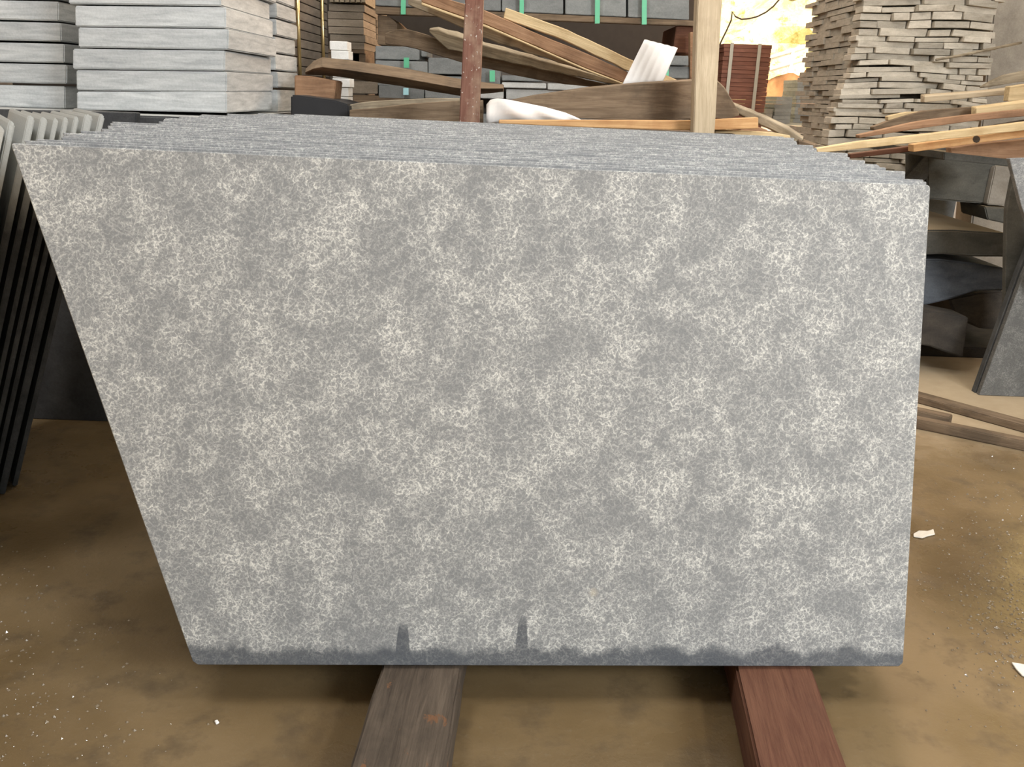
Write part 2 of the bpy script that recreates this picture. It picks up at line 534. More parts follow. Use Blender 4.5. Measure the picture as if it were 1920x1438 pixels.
for k in range(NS):
    u = k / (NS - 1)
    if k == 0:
        y, lx, rx = 311, 20, 1745
    else:
        # spacing in y shrinks with distance: follow 1/Y
        Yk = 1.80 + DEPTH * u
        uu = (1 / 1.80 - 1 / Yk) / (1 / 1.80 - 1 / (1.80 + DEPTH))
        y = 309 + (232 - 309) * uu + random.uniform(-1.5, 1.5) * (1 - u)
        cand = [p for p in PROF if p[0] <= y + 2.5] or [PROF[-1]]
        _, lx, rx = cand[0]
        lx += random.uniform(-2, 6)
        rx += random.uniform(-4, 2)
    base = BL + nh * (DEPTH * u)
    tl = on_plane(lx, y + .045 * (lx - 960), base, pn)
    tr = on_plane(rx, y + .047 * (rx - 960), base, pn)
    if k == 0:
        tl, tr = TL, TR
    bl = base + ex * ((tl - base).dot(ex) + (BL - TL).dot(ex))
    br = base + ex * ((tr - base).dot(ex) + (BR - TR).dot(ex))
    th = .021 if k == 0 else random.uniform(.030, .041)
    pts = [bl, br, tr, tl]
    if k == 0:
        r_ = .008
        pts = [bl + (tl - bl).normalized() * r_, bl + ex * r_, br - ex * r_, br + up * r_, tr - up * .004, tr - ex * .004, tl + ex * .003, tl - up * .004]
        name, mat = 'stone_slab', M['slab']
    o = prism_w('stone_slab', pts, pn * th, M['slab'] if k == 0 else M['slab2'], bevel=.0018)
    if k == 0:
        lab = 'large mottled grey slab with slanted left edge and wet bottom, front of the leaning stack'
        o.data.transform(Matrix.Translation(Vector((0, 0, 0))))
    elif k < 16:
        lab = ORD[k - 1] + ' grey slab from the front in the leaning stack, only its top edge showing'
    else:
        lab = 'grey slab, ' + ORDR[NS - 1 - k] + ' of the leaning stack, only its top edge showing'
    props(o, lab, 'slab', 'grey slabs leaning in the main stack')

# posts that hold the stack
def post(px_top, px_bot, Y, t, mat, label):
    P = [at(px_bot[0], px_bot[2], Y), at(px_bot[1], px_bot[2], Y), at(px_top[1], px_top[2], Y), at(px_top[0], px_top[2], Y)]
    # carry both edges on to the floor and up to well above the frame
    def ext(a, b, z):
        return a + (b - a) * ((z - a.z) / (b.z - a.z))
    f = [ext(P[0], P[3], 0.0), ext(P[1], P[2], 0.0), ext(P[1], P[2], 2.3), ext(P[0], P[3], 2.3)]
    n = 24
    vs, fs = [], []
    for i in range(n + 1):
        a, b = f[0].lerp(f[3], i / n), f[1].lerp(f[2], i / n)
        j = noise.noise(Vector((i * .7, Y, px_top[0]))) * .0025
        vs += [a + Vector((j, 0, 0)), b + Vector((j, 0, 0)), b + Vector((j, t, 0)), a + Vector((j, t, 0))]
    for i in range(n):
        for q in range(4):
            a, b = i * 4 + q, i * 4 + (q + 1) % 4
            fs.append([a, b, b + 4, a + 4])
    fs += [[0, 1, 2, 3], [4 * n + 3, 4 * n + 2, 4 * n + 1, 4 * n]]
    props(build('timber_post', vs, fs, mat, axis=f[3] - f[0], bevel=.003), label, 'post', 'posts behind the slab stack')
post((872, 906, 0), (861, 898, 228), 3.30, .07, M['wood_post'], 'scuffed reddish brown timber post behind the slab stack')
post((1308, 1354, 0), (1300, 1340, 245), 3.34, .07, M['wood_pale'], 'pale upright timber post behind the slab stack beside the bright opening')

# ================================================================ slabs leaning edge-on at the left
leaners = [(1, 236, 13, 1.96), (21, 226, 15, 2.02), (58, 217, 17, 2.16), (80, 219, 15, 2.22), (104, 222, 11, 2.30), (124, 221, 12, 2.36),
           (143, 219, 12, 2.42), (165, 217, 18, 2.48), (190, 214, 12, 2.54)]
wh = ['leftmost', 'second from the left', 'third from the left', 'fourth from the left', 'fifth from the left', 'sixth from the left',
      'third from the right', 'second from the right', 'rightmost']
for (px, py, wpx, Y), w in zip(leaners, wh):
    p = at(px, py, Y)
    t = wpx * Y / F * .85
    bx = p.x - p.z * math.tan(R(19))
    f = [(bx - t / 2, Y, 0), (bx + t / 2, Y, 0), (p.x + t / 2, Y, p.z - .008), (p.x + t / 2 - .006, Y, p.z), (p.x - t / 2 + .006, Y, p.z + .002), (p.x - t / 2, Y, p.z - .006)]
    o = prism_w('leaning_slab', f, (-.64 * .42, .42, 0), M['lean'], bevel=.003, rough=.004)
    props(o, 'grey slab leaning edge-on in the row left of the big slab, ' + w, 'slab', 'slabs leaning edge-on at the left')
a, b = at(-60, 203, 3.12), at(256, 211, 3.12)
o = prism_w('stone_slab', [(a.x, 3.12, 0), (b.x - .06, 3.12, 0), (b.x - .02, 3.12, b.z - .12), (b.x, 3.12, b.z), (a.x, 3.12, a.z)], (0, .035, 0), M['shaded_face'], bevel=.003)
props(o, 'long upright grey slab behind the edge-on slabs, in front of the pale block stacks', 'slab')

# plinth and the stacks of thick pale slabs
zB = at(300, 208, 3.36).z
xr = at(425, 200, 3.36).x + .02
o = box('stone_plinth', (-2.9, 3.20, 0), (xr + .01, 4.6, zB - .012), M['shaded_face'], bevel=.006)
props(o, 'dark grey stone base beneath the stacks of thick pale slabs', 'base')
YB = 3.36
layB = [(143, 425, 171, 173, 205, 212), (143, 425, 131, 134, 169, 172), (137, 422, 91, 95, 129, 133),
        (147, 428, 51, 55, 89, 94), (140, 424, 11, 13, 49, 53), (128, 414, -29, -27, 7, 11), (136, 420, -70, -68, -31, -29)]
nm = ['bottom', 'second from the bottom', 'third from the bottom', 'fourth from the bottom', 'fifth from the bottom', 'second from the top', 'topmost']
zs = []
for (x0, x1, t0, t1, b0, b1), w in zip(layB, nm):
    dj = random.uniform(-.03, .03)
    f = [at(x0, b0, YB), at(x1, b1, YB), at(x1, t1, YB), at(x0, t0, YB)]
    zs.append((f[0].z, f[3].z))
    m_z = (f[0].z + f[1].z) / 2, (f[2].z + f[3].z) / 2
    o = prism_w('thick_slab', f, (random.uniform(-.008, .008), .66 + dj, 0), M['cool'], bevel=.004, rough=.003)
    props(o, 'thick pale grey slab in the wide stack at upper left, ' + w, 'slab', 'thick slabs in the wide stack')
xs = at(425, 200, YB).x
for i, w in enumerate(nm):
    z0, z1 = zs[i]
    dz = (z1 - z0) * .5 - .004
    x1 = xs + random.uniform(-.006, .012) + .006
    o = box('thick_slab', (xs - .5, 4.06, max(z0 + dz, zB - .01) if i else zB - .01), (x1, 4.42 + random.uniform(-.03, .02), z1 + dz - .003), M['cool'], bevel=.004, rough=.003)
    props(o, 'thick slab in the tan-lit stack behind the wide one, ' + w, 'slab', 'thick slabs in the stack behind')
YA = 3.56
layA = [(122, 160, 198), (125, 120, 158), (120, 80, 118), (115, 41, 78), (110, 1, 39), (114, -38, -1), (108, -78, -40)]
for (x1, t, b), w in zip(layA, nm):
    f = [at(-130, b - 6, YA), at(x1, b, YA), at(x1, t + 2, YA), at(-130, t - 4, YA)]
    if w == 'bottom':
        f[0].z = f[1].z = zB - .011
    o = prism_w('thick_slab', f, (0, .5, 0), M['cool'], bevel=.004, rough=.003)
    props(o, 'thick slab in the stack at the upper left corner, ' + w, 'slab', 'thick slabs in the corner stack')

# ================================================================ strapped dark tiles beside them
YD = 4.62
pD = at(550, 60, YD)
xD = pD.x
z0, z1 = at(552, 140, YD).z, at(552, -60, YD).z
pack = empty('tile_pack', (xD - .2, YD, z0), 'dark strapped pack of tiles with two shiny metal straps, right of the thick slabs', 'tile pack')
n = 11
for i in range(n):
    za, zb = z0 + (z1 - z0) * i / n, z0 + (z1 - z0) * (i + 1) / n - .004
    box('tile', (xD - .4, YD, za), (xD + random.uniform(-.006, .0), 5.45, zb), M['tile_dark'], parent=pack, bevel=.002)  # tile colour darkened to carry the shade on this pack
for (xt, xb, yb) in ((563, 574, 122), (605, 617, 108)):
    # straps run up the side facing the aisle
    Yt = xD / ((xt - 960 + 6) / F) * .98
    Yt = max(4.66, min(5.4, Yt))
    q = [Vector((xD + .008, Yt, z)) for z in (z0 - .01, (z0 + z1) / 2, z1 + .02)]
    tube('metal_strap', q, .009, M['brass'], parent=pack, flat=.6)
box('base_beam', (xD - .4, YD + .02, 0), (xD - .01, 5.4, z0 - .004), M['wood_dark'], parent=pack, bevel=.004)

# far tile stacks on pallets
def far_stack(name, x0, x1, yt, yb, Y, t, n, mat, label, pallet=True, lab_group=None, base_mat='wood_old'):
    a, b = at(x0, yb, Y), at(x1, yb, Y)
    zt = at((x0 + x1) / 2, yt, Y).z
    zb = (a.z + b.z) / 2
    e = empty(name, ((a.x + b.x) / 2, Y, 0), label, 'stack', lab_group)
    for i in range(n):
        za, zc = zb + (zt - zb) * i / n, zb + (zt - zb) * (i + 1) / n - .003
        j = random.uniform(-.006, .006)
        box('tile', (a.x + j, Y + random.uniform(0, .008), za), (b.x + j, Y + t, zc), mat, parent=e, bevel=.0015)
    # pallet: deck boards over three feet, then a lower tile block down to the floor
    if pallet:
        box('pallet_deck', (a.x - .003, Y - .01, zb - .022), (b.x + .003, Y + t, zb - .002), M[base_mat], parent=e)
        for u in (.06, .5, .94):
            cx = a.x + (b.x - a.x) * u
            box('pallet_foot', (cx - .02, Y, zb - .10), (cx + .02, Y + t, zb - .023), M[base_mat], parent=e)
        zb -= .101
    box('base_block', (a.x, Y + .01, 0), (b.x, Y + t, zb - .002), M['tile_dark'], parent=e, bevel=.003)
    return e
far_stack('tile_stack', 617, 683, 7, 92, 6.0, .5, 6, M['tile_brown'], 'brownish grey tile stack on a pallet, behind the strapped dark tiles')
far_stack('tile_stack', 693, 706, -30, 90, 6.6, .5, 9, M['tile_brown'], 'slender brown tile stack on a pallet beside the stacked blocks')
far_stack('tile_stack', 623, 655, 76, 197, 4.55, .12, 7, M['tile_white'], 'narrow white tile stack seen above and below the curved dark plank', pallet=False)
e = empty('wooden_crate', (at(650, 0, 6.0).x, 6.0, at(650, 4, 6).z), 'pale slatted crate on top of the brownish tile stack', 'crate')
for i in range(7):
    p0, p1 = at(618 + i * 10, 5, 5.98), at(625 + i * 10, 5, 5.98)
    box('slat', (p0.x, 5.98, p0.z + .004), (p1.x, 6.0, p0.z + .30), M['wood_grey'], parent=e)
p0, p1 = at(618, 5, 6.005), at(685, 5, 6.005)
box('crate_body', (p0.x, 6.005, p0.z + .004), (p1.x, 6.4, p0.z + .28), M['wood_grey'], parent=e)

# ================================================================ stacked grey blocks, centre
def block(parent, x0, y0, x1, y1, Y, t, mat, slope=.03, name='stone_block', bev=.003):
    dy = slope * (x1 - x0)
    return prism(name, [(x0, y1), (x1, y1 + dy), (x1, y0 + dy), (x0, y0)], Y, t, M[mat], parent=parent, bevel=bev)
YJ = 5.5
cx = at(1000, 30, YJ)
pk = empty('block_pallet', (cx.x, YJ, at(1000, 50, YJ).z), 'green strapped pallet load of grey blocks, upper centre', 'pallet load')
bx = [(704, 828), (831, 939), (941, 1056), (1060, 1174), (1178, 1292)]
for (a, b) in bx:
    yb = 10 + (a - 705) * .046
    block(pk, a, -75, b, yb, YJ, .45, 'block', .046)
prism('pallet_board', [(704, 26), (1306, 49), (1306, 39), (704, 12)], YJ - .03, .06, M['wood_old'], parent=pk, bevel=.003)
prism('pallet_board', [(704, 26), (1306, 49), (1306, 39), (704, 12)], YJ + .35, .08, M['wood_old'], parent=pk, bevel=.003)
prism('pallet_foot', [(708, 84), (744, 86), (744, 44), (730, 31), (708, 27)], YJ + .0, .5, M['wood_old'], parent=pk, bevel=.004)
prism('pallet_foot', [(1262, 98), (1296, 102), (1300, 50), (1268, 48)], YJ + .0, .5, M['wood_red'], parent=pk, bevel=.004)
prism('pallet_foot', [(985, 86), (1015, 88), (1015, 39), (985, 38)], YJ + .2, .3, M['wood_dark'], parent=pk, bevel=.004)
for (x, w, yb) in ((756, 9, 27), (978, 8, 38), (1120, 9, 44), (1208, 9, 46)):
    o = prism('strap', [(x - w / 2, yb), (x + w / 2, yb), (x + w / 2 + 1, -76), (x - w / 2 + 1, -76)], YJ - .045, .008, M['green'], parent=pk)
# lower load of blocks
YI = 5.35
pi = empty('block_pallet', (cx.x, YI, 0), 'lower load of grey blocks seen between the timbers, tied with green straps', 'pallet load')
for (x0, y0, x1, y1, m_) in ((704, 86, 786, 111, 'block'), (704, 113, 801, 136, 'block'), (803, 108, 872, 138, 'block'), (704, 140, 800, 160, 'block'),
                             (803, 142, 900, 160, 'block'), (790, 92, 800, 106, 'block'),
                             (710, 160, 795, 184, 'block'), (797, 168, 896, 184, 'block'), (656, 152, 708, 175, 'tile_brown'), (662, 178, 760, 196, 'wood_old'),
                             (900, 128, 938, 158, 'block'), (941, 141, 1019, 151, 'block'), (941, 154, 1024, 164, 'block_light'),
                             (900, 160, 944, 184, 'block_light'), (949, 167, 1062, 186, 'block_light'), (1027, 156, 1124, 168, 'block_light'),
                             (1064, 172, 1160, 196, 'block'), (1064, 146, 1170, 154, 'block'), (1160, 158, 1248, 175, 'block'),
                             (1252, 104, 1291, 122, 'block'), (1250, 124, 1293, 146, 'block'), (1175, 128, 1248, 146, 'block')):
    block(pi, x0, y0, x1, y1, YI + random.uniform(-.03, .03), .34, m_, .025)
prism('timber_prop', [(1294, 180), (1306, 180), (1306, 60), (1294, 60)], YI, .06, M['wood_rust'], parent=pi, bevel=.003)
for (x, y0, y1, m_) in ((762, 108, 127, 'green'), (761, 165, 178, 'cyan'), (923, 132, 153, 'green'), (1249, 128, 142, 'green')):
    prism('strap', [(x - 5, y1), (x + 5, y1), (x + 5, y0), (x - 5, y0)], YI - .045, .006, M[m_], parent=pi)
a, b = at(660, 205, YI), at(1300, 205, YI)
box('base_block', (a.x, YI + .02, 0), (b.x, YI + .4, min(a.z, b.z)), M['block'], parent=pi, bevel=.004)
a, b = at(704, 90, YI + .45), at(1300, 100, YI + .45)
box('back_block', (a.x, YI + .40, 0), (b.x, YI + .85, min(a.z, b.z) - .02), M['tile_dark'], parent=pi, bevel=.004)

# ================================================================ timbers heaped behind the slabs
def T(name, top, bot, Y0, Y1, t, mat, label, cat='plank', group=None, **k):
    o = timber(name, top, bot, Y0, Y1, t, M[mat], **k)
    return props(o, label, cat, group)
HG = 'timbers heaped behind the slab stack'
T('plank', [(722, 62), (740, 55), (765, 54), (800, 64), (840, 84), (905, 100), (1000, 125), (1140, 158)],
  [(722, 82), (760, 86), (862, 116), (905, 126), (1000, 148), (1060, 158), (1140, 165)], 4.50, 4.02, .05, 'wood_old',
  'dark brown plank with a broken left end, lowest of the slanting heap', group=HG, n=22, jit=2)
T('plank', [(805, 53), (815, 48), (862, 60), (905, 78), (1000, 103), (1100, 132), (1170, 153)],
  [(805, 60), (840, 92), (905, 106), (1000, 126), (1100, 148), (1170, 161)], 4.34, 3.92, .045, 'wood_grey',
  'grey brown plank with a splintered left end, in the middle of the slanting heap', group=HG, n=22, lip=.25, lipd=.03, jit=3)
T('plank', [(765, -4), (800, 2), (862, 30), (905, 44), (1000, 82), (1100, 121), (1160, 146)],
  [(765, 8), (800, 22), (862, 50), (905, 70), (1000, 101), (1100, 134), (1160, 151)], 4.24, 3.85, .03, 'wood_grey',
  'ragged weathered grey plank under the reddish one in the slanting heap', group=HG, n=22, jit=4)
T('plank', [(790, -16), (905, 17), (1000, 60), (1100, 100), (1182, 137)],
  [(790, 3), (862, 29), (905, 43), (1000, 84), (1100, 128), (1172, 156)], 4.12, 3.77, .035, 'wood_rust',
  'long reddish brown plank slanting down past the red post', group=HG, n=20, jit=1)
T('plank', [(790, 4), (862, 30), (905, 44), (1000, 85), (1100, 129), (1176, 158)],
  [(790, 9), (862, 35), (905, 49), (1000, 89), (1100, 133), (1174, 161)], 4.115, 3.765, .03, 'wood_pine',
  'thin bright batten lying under the long reddish plank', group=HG, n=20)
T('plank', [(948, 14), (1060, 54), (1180, 110), (1275, 152)],
  [(944, 34), (1060, 76), (1180, 134), (1265, 158)], 4.00, 3.68, .04, 'wood_pine',
  'pale pine plank with a square sawn upper end, top of the slanting heap', group=HG, n=18, jit=1.5)
T('plank', [(572, 130), (585, 116), (600, 107), (650, 112), (760, 128), (862, 148), (944, 158)],
  [(572, 140), (600, 140), (650, 146), (760, 163), (862, 180), (944, 172)], 4.05, 3.8, .10, 'wood_old',
  'long dark curved plank with an upturned left end, left of the red post', group=HG, n=24, lip=.55, lipd=.12, under=.09, jit=1)
T('beam', [(655, 206), (700, 203), (760, 195), (862, 188), (905, 188)], [(655, 262), (905, 262)], 3.72, 3.72, .08, 'wood_old',
  'brown beam lying behind the slab stack, left of the red post', 'beam', HG, n=14)
T('beam', [(915, 196), (1000, 178), (1100, 163), (1200, 154), (1300, 148), (1340, 147), (1352, 154), (1364, 172), (1378, 198), (1386, 210)],
  [(915, 206), (1000, 214), (1085, 222), (1200, 227), (1300, 223), (1340, 221), (1352, 224), (1364, 224), (1386, 217)], 3.55, 3.57, .035, 'wood_old',
  'wide rounded brown board standing on edge behind the pale post', 'beam', HG, n=34, lip=.04, lipd=.03)
T('plank', [(1366, 187), (1390, 198), (1410, 205), (1480, 236), (1508, 256)],
  [(1366, 205), (1390, 216), (1440, 240), (1490, 264), (1502, 268)], 3.64, 3.47, .05, 'wood_grey',
  'greyish plank sloping down right of the pale post', group=HG, n=14, lip=.3, lipd=.03, jit=1.5)
T('plank_offcut', [(1496, 257), (1531, 269)], [(1498, 278), (1526, 284)], 3.465, 3.45, .05, 'wood_old',
  'short broken wood offcut at the lower end of the greyish sloping plank', 'offcut', n=5, lip=.3, lipd=.03)
T('plank', [(935, 225), (1100, 225), (1300, 226), (1380, 222), (1422, 220)], [(935, 232), (1100, 239), (1300, 245), (1422, 241)], 3.42, 3.43, .05, 'wood_orange',
  'fresh orange brown batten lying along the rear of the slab stack', group=HG, n=14)
T('plank', [(1340, 243), (1375, 244), (1450, 248), (1482, 254)], [(1340, 256), (1482, 268)], 3.47, 3.47, .05, 'wood_pine',
  'pale flat board end under the orange batten right of the pale post', group=HG, n=6)
T('plank', [(1388, 226), (1440, 244)], [(1388, 246), (1440, 262)], 3.56, 3.53, .04, 'wood_rust',
  'brown board in shade under the greyish sloping plank', group=HG, n=6)
o = prism('wooden_block', [(552, 180), (626, 188), (630, 152), (600, 146), (575, 142), (552, 141)], 3.99, .15, M['wood_rust'], bevel=.004)
props(o, 'orange brown wooden block under the left end of the curved plank', 'block')
o = prism('storage_box', [(545, 240), (656, 245), (654, 196), (628, 188), (552, 178), (545, 178)], 3.80, .35, M['black'], bevel=.006)
props(o, 'dark grey box between the thick slabs and the brown beam', 'box')
T('plank', [(655, 196), (690, 190), (800, 184), (862, 184)], [(655, 215), (862, 212)], 3.86, 3.86, .05, 'wood_grey', 'greyish board behind the brown beam left of the red post', group=HG, n=8)

# platforms under the heap (behind the slabs, out of sight from the front)
def support(name, x0, x1, Y0, Y1, ztop, label, mat='wood_dark'):
    e = empty(name, ((x0 + x1) / 2, (Y0 + Y1) / 2, 0), label, 'trestle')
    box('deck', (x0, Y0, ztop - .04), (x1, Y1, ztop), M[mat], parent=e, bevel=.003)
    for xx in (x0 + .01, x1 - .09):
        for yy in (Y0 + .01, Y1 - .09):
            box('leg', (xx, yy, 0), (xx + .08, yy + .08, ztop - .041), M[mat], parent=e)
zmin = at(1000, 246, 3.5).z
support('trestle', -.05, .78, 3.42, 3.92, at(1300, 246, 3.43).z - .004, 'low dark trestle carrying the boards behind the pale post')
support('trestle', -.86, -.13, 3.66, 4.2, at(750, 262, 3.72).z - .004, 'low dark trestle carrying the brown beam left of the red post')

# foam pieces
def foam_sheet():
    c = [at(1165, 162, 3.64), at(1241, 158, 3.64), at(1270, 93, 3.72), at(1208, 75, 3.72)]
    nx, ny = 32, 8
    nrm = (c[1] - c[0]).cross(c[3] - c[0]).normalized()
    if nrm.y > 0:
        nrm = -nrm
    vs, fs = [], []
    for s in (0, 1):
        for j in range(ny + 1):
            for i in range(nx + 1):
                u, v = i / nx, j / ny
                p = c[0].lerp(c[1], u).lerp(c[3].lerp(c[2], u), v)
                h = .0035 * abs(math.sin(u * math.pi * 5)) + .012 * math.sin(v * 2.4) * (.4 + u)
                vs.append(p + nrm * (h if not s else h - .006))
    k = (nx + 1) * (ny + 1)
    for j in range(ny):
        for i in range(nx):
            a = j * (nx + 1) + i
            fs.append([a, a + 1, a + nx + 2, a + nx + 1])
            fs.append([k + a, k + a + nx + 1, k + a + nx + 2, k + a + 1])
    rim = [i for i in range(nx + 1)] + [j * (nx + 1) + nx for j in range(1, ny + 1)] + [ny * (nx + 1) + i for i in range(nx - 1, -1, -1)] + [j * (nx + 1) for j in range(ny - 1, 0, -1)]
    for a, b in zip(rim, rim[1:] + rim[:1]):
        fs.append([a, b, k + b, k + a])
    o = build('foam_sheet', vs, fs, M['foam'], smooth=True)
    props(o, 'ribbed white foam sheet propped on the lower ends of the planks', 'foam sheet')
foam_sheet()
def foam_wrap():
    top = [(912, 196), (917, 188), (930, 184), (950, 186), (985, 193), (1020, 200), (1060, 211), (1088, 223)]
    n = 26
    Tt = interp(top, n)
    rings = []
    for i, (x, y) in enumerate(Tt):
        u = i / (n - 1)
        yb = 236 if u < .12 else 229
        Y = 3.51
        ring = []
        for q in range(7):
            v = q / 6
            yy = yb + (y - yb) * v
            bulge = .028 * math.sin(v * math.pi) * (1 - u * .6) + .006 * math.sin(u * 17 + v * 5)
            if u < .1:
                bulge += .01 * (1 - u * 10)
            ring.append(at(x + (noise.noise(Vector((q, i * .5, 1))) * 1.5), yy, Y - bulge))
        ring.append(at(x, y, Y + .05))
        ring.append(at(x, yb, Y + .05))
        rings.append(ring)
    m = 9
    vs = [p for r in rings for p in r]
    fs = [list(range(m)), list(range(len(vs) - 1, len(vs) - 1 - m, -1))]
    for i in range(n - 1):
        for q in range(m):
            a, b = i * m + q, i * m + (q + 1) % m
            fs.append([a, b, b + m, a + m])
    o = build('foam_wrap', vs, fs, M['foam_thick'], smooth=True)
    props(o, 'folded white foam wrap tapering to the right beside the red post', 'foam wrap')
foam_wrap()

# ================================================================ yard beyond: strapped crate, tiles, mound, rail, cable
YQ = 7.0
a, b = at(1346, 210, YQ), at(1431, 210, YQ)
zt, zb = at(1390, 82, YQ).z, at(1390, 210, YQ).z
cr = empty('timber_pack', ((a.x + b.x) / 2, YQ, 0), 'dark red strapped pack of boards in the opening behind the pale post', 'timber pack')
n = 16
for i in range(n):
    z0_, z1_ = zb + (zt - zb) * i / n, zb + (zt - zb) * (i + 1) / n - .0015
    sh = (zt - (z0_ + z1_) / 2) * .0
    box('board', (a.x + random.uniform(-.004, .004), YQ + random.uniform(0, .008), z0_), (b.x + .01 + random.uniform(-.004, .004), YQ + .45, z1_), M['crate'], parent=cr, bevel=.0015)
for u in (.16, .76):
    x = a.x + (b.x - a.x) * u
    prism_w('strap', [(x - .012, YQ - .012, zb), (x + .012, YQ - .012, zb), (x + .012, YQ - .012, zt + .004), (x - .012, YQ - .012, zt + .004)], (0, .006, 0), M['strap_pale'], parent=cr)
box('base_block', (a.x, YQ + .01, 0), (b.x, YQ + .45, zb - .003), M['crate'], parent=cr, bevel=.004)

def yard_stack(x0, x1, yt, yb, Y, n, label, mat):
    a, b = at(x0, yb, Y), at(x1, yb, Y)
    zt = at((x0 + x1) / 2, yt, Y).z
    zb = (a.z + b.z) / 2
    zb = .982
    e = empty('tile_stack', ((a.x + b.x) / 2, Y, zb), label, 'stack')
    for i in range(n):
        box('tile', (a.x + random.uniform(-.01, .01), Y, zb + (zt - zb) * i / n), (b.x, Y + .6, zb + (zt - zb) * (i + 1) / n - .002), M[mat], parent=e)
    return e
yard_stack(1450, 1481, 181, 226, 10.4, 7, 'lower pale-edged tile stack outdoors left of the split stone stack', 'block_light')
yard_stack(1488, 1540, 150, 226, 11.1, 11, 'taller tile stack outdoors against the split stone stack', 'block_light')
yard_stack(1434, 1447, 204, 226, 10.3, 3, 'smallest tan block outdoors left of the tile stacks', 'concrete')
vs, fs = [], []
n, k = 26, 9
for i in range(n):
    x = 1405 + (1640 - 1405) * i / (n - 1)
    yt = [168, 158, 150, 140, 137, 141, 130, 137, 134, 128, 132, 126, 120][min(12, i // 2)] + noise.noise(Vector((i * .9, 0, 3))) * 6
    pt = at(x, yt, 12.6)
    for j in range(k):
        v = j / (k - 1)
        z = .982 + (pt.z - .982) * v
        d = noise.fractal(Vector((i * .3, j * .4, 5)), 1, 2, 4) * .15
        vs.append((pt.x, 12.1 + v * .6 - d, z))
    vs.append((pt.x, 12.85, .982))
m = k + 1
for i in range(n - 1):
    for j in range(m):
        a_, b_ = i * m + j, i * m + (j + 1) % m
        fs.append([a_, b_, b_ + m, a_ + m])
fs += [list(range(m)), list(range(len(vs) - 1, len(vs) - 1 - m, -1))]
o = build('earth_mound', vs, fs, M['mound'], smooth=True)
props(o, 'rusty brown earth mound between the yard and the sunlit slope', 'mound')
a, b = at(1428, 122, 13.4), at(1620, 62, 13.4)
rl = empty('guard_rail', (a.x, a.y, .982), 'sloping white guard rail in front of the sunlit rock', 'rail')
for dz in (0, .16):
    tube('rail_bar', [a + Vector((0, 0, dz - .1)), b + Vector((0, 0, dz - .1))], .035, M['white'], parent=rl)
for u in (.02, .3, .6, .9):
    p = a.lerp(b, u)
    tube('rail_upright', [(p.x, p.y, .982), (p.x, p.y, p.z + .06)], .035, M['white'], parent=rl)
cb = [at(x, y, 6.6) for x, y in ((1346, 95), (1352, 78), (1362, 58), (1371, 38), (1373, 22), (1379, 31), (1390, 36), (1404, 35), (1420, 31), (1436, 23), (1450, 12), (1462, -2), (1475, -30), (1490, -90))]
o = tube('cable', cb, .0055, M['cable'])
props(o, 'thin dark cable drooping across the bright opening', 'cable')

# ================================================================ dry stack of split stone strips, right
YR = 5.6
pc = at(1612, 60, YR)
pr = at(1866, 60, YR - .1)
Xc, Xr = pc.x, pr.x
zlo, zhi = at(1690, 345, YR).z, at(1690, -70, YR).z
st = empty('stone_stack', ((Xc + Xr) / 2, YR, 0), 'tall dry stack of split grey stone strips at upper right', 'stone stack')
rows = 37
box('stack_core', (Xc + .10, YR + .12, 0), (Xr + .02, YR + .95, zhi), M['tile_dark'], parent=st)
box('base_block', (Xc + .02, YR + .04, 0), (Xr + .02, YR + .119, zlo - .003), M['block'], parent=st, bevel=.004)
rh = (zhi - zlo) / rows
hs_ = [random.choice((.7, .85, 1.0, 1.0, 1.25)) for _ in range(rows)]
kz = (zhi - zlo) / sum(hs_)
zrow = [zlo + kz * sum(hs_[:q]) for q in range(rows + 1)]
def wave(x, r_):
    return .022 * math.sin((x - Xc) * 2.6 + .5) * min(1, r_ / 8) + .006 * math.sin(x * 9 + r_ * .4)
cnt = 0
for r_ in range(rows):
    z, rh = zrow[r_], zrow[r_ + 1] - zrow[r_]
    # bulges: the pile leans out towards its foot on the left
    foot = max(0, (1 - (r_ / rows) * 1.8)) * .12
    x = Xc - foot + random.uniform(-.03, .03)
    while x < Xr:
        w = random.choice((.11, .15, .19, .24, .32)) * random.uniform(.85, 1.15)
        hgt = rh * random.choice((.96, .96, .90, .80))
        w = min(w, Xr + .03 - x)
        if w < .04:
            break
        if random.random() < .97 and cnt < 296:
            yy = YR - .10 * (x - Xc) / (Xr - Xc) + random.uniform(-.018, .015)
            tw = random.uniform(-.004, .006)
            z = zrow[r_] + wave(x, r_)
            z2 = zrow[r_] + wave(x + w, r_)
            f = [(x, yy, z), (x + w - .006, yy + random.uniform(-.01, .01), z2), (x + w - .006 + random.uniform(-.006, .004), yy, z2 + hgt + tw * .4), (x + random.uniform(-.005, .005), yy, z + hgt)]
            prism_w('stone_strip', f, (0, .13, 0), M['strip'], parent=st, bevel=.0018)
            cnt += 1
        x += w
bm_v, bm_f = [], []
def addbox(lo, hi):
    n0 = len(bm_v)
    (x0, y0, z0), (x1, y1, z1) = lo, hi
    bm_v.extend([(x0, y0, z0), (x1, y0, z0), (x1, y1, z0), (x0, y1, z0), (x0, y0, z1), (x1, y0, z1), (x1, y1, z1), (x0, y1, z1)])
    bm_f.extend([[n0 + i for i in f] for f in ((0, 3, 2, 1), (4, 5, 6, 7), (0, 1, 5, 4), (1, 2, 6, 5), (2, 3, 7, 6), (3, 0, 4, 7))])
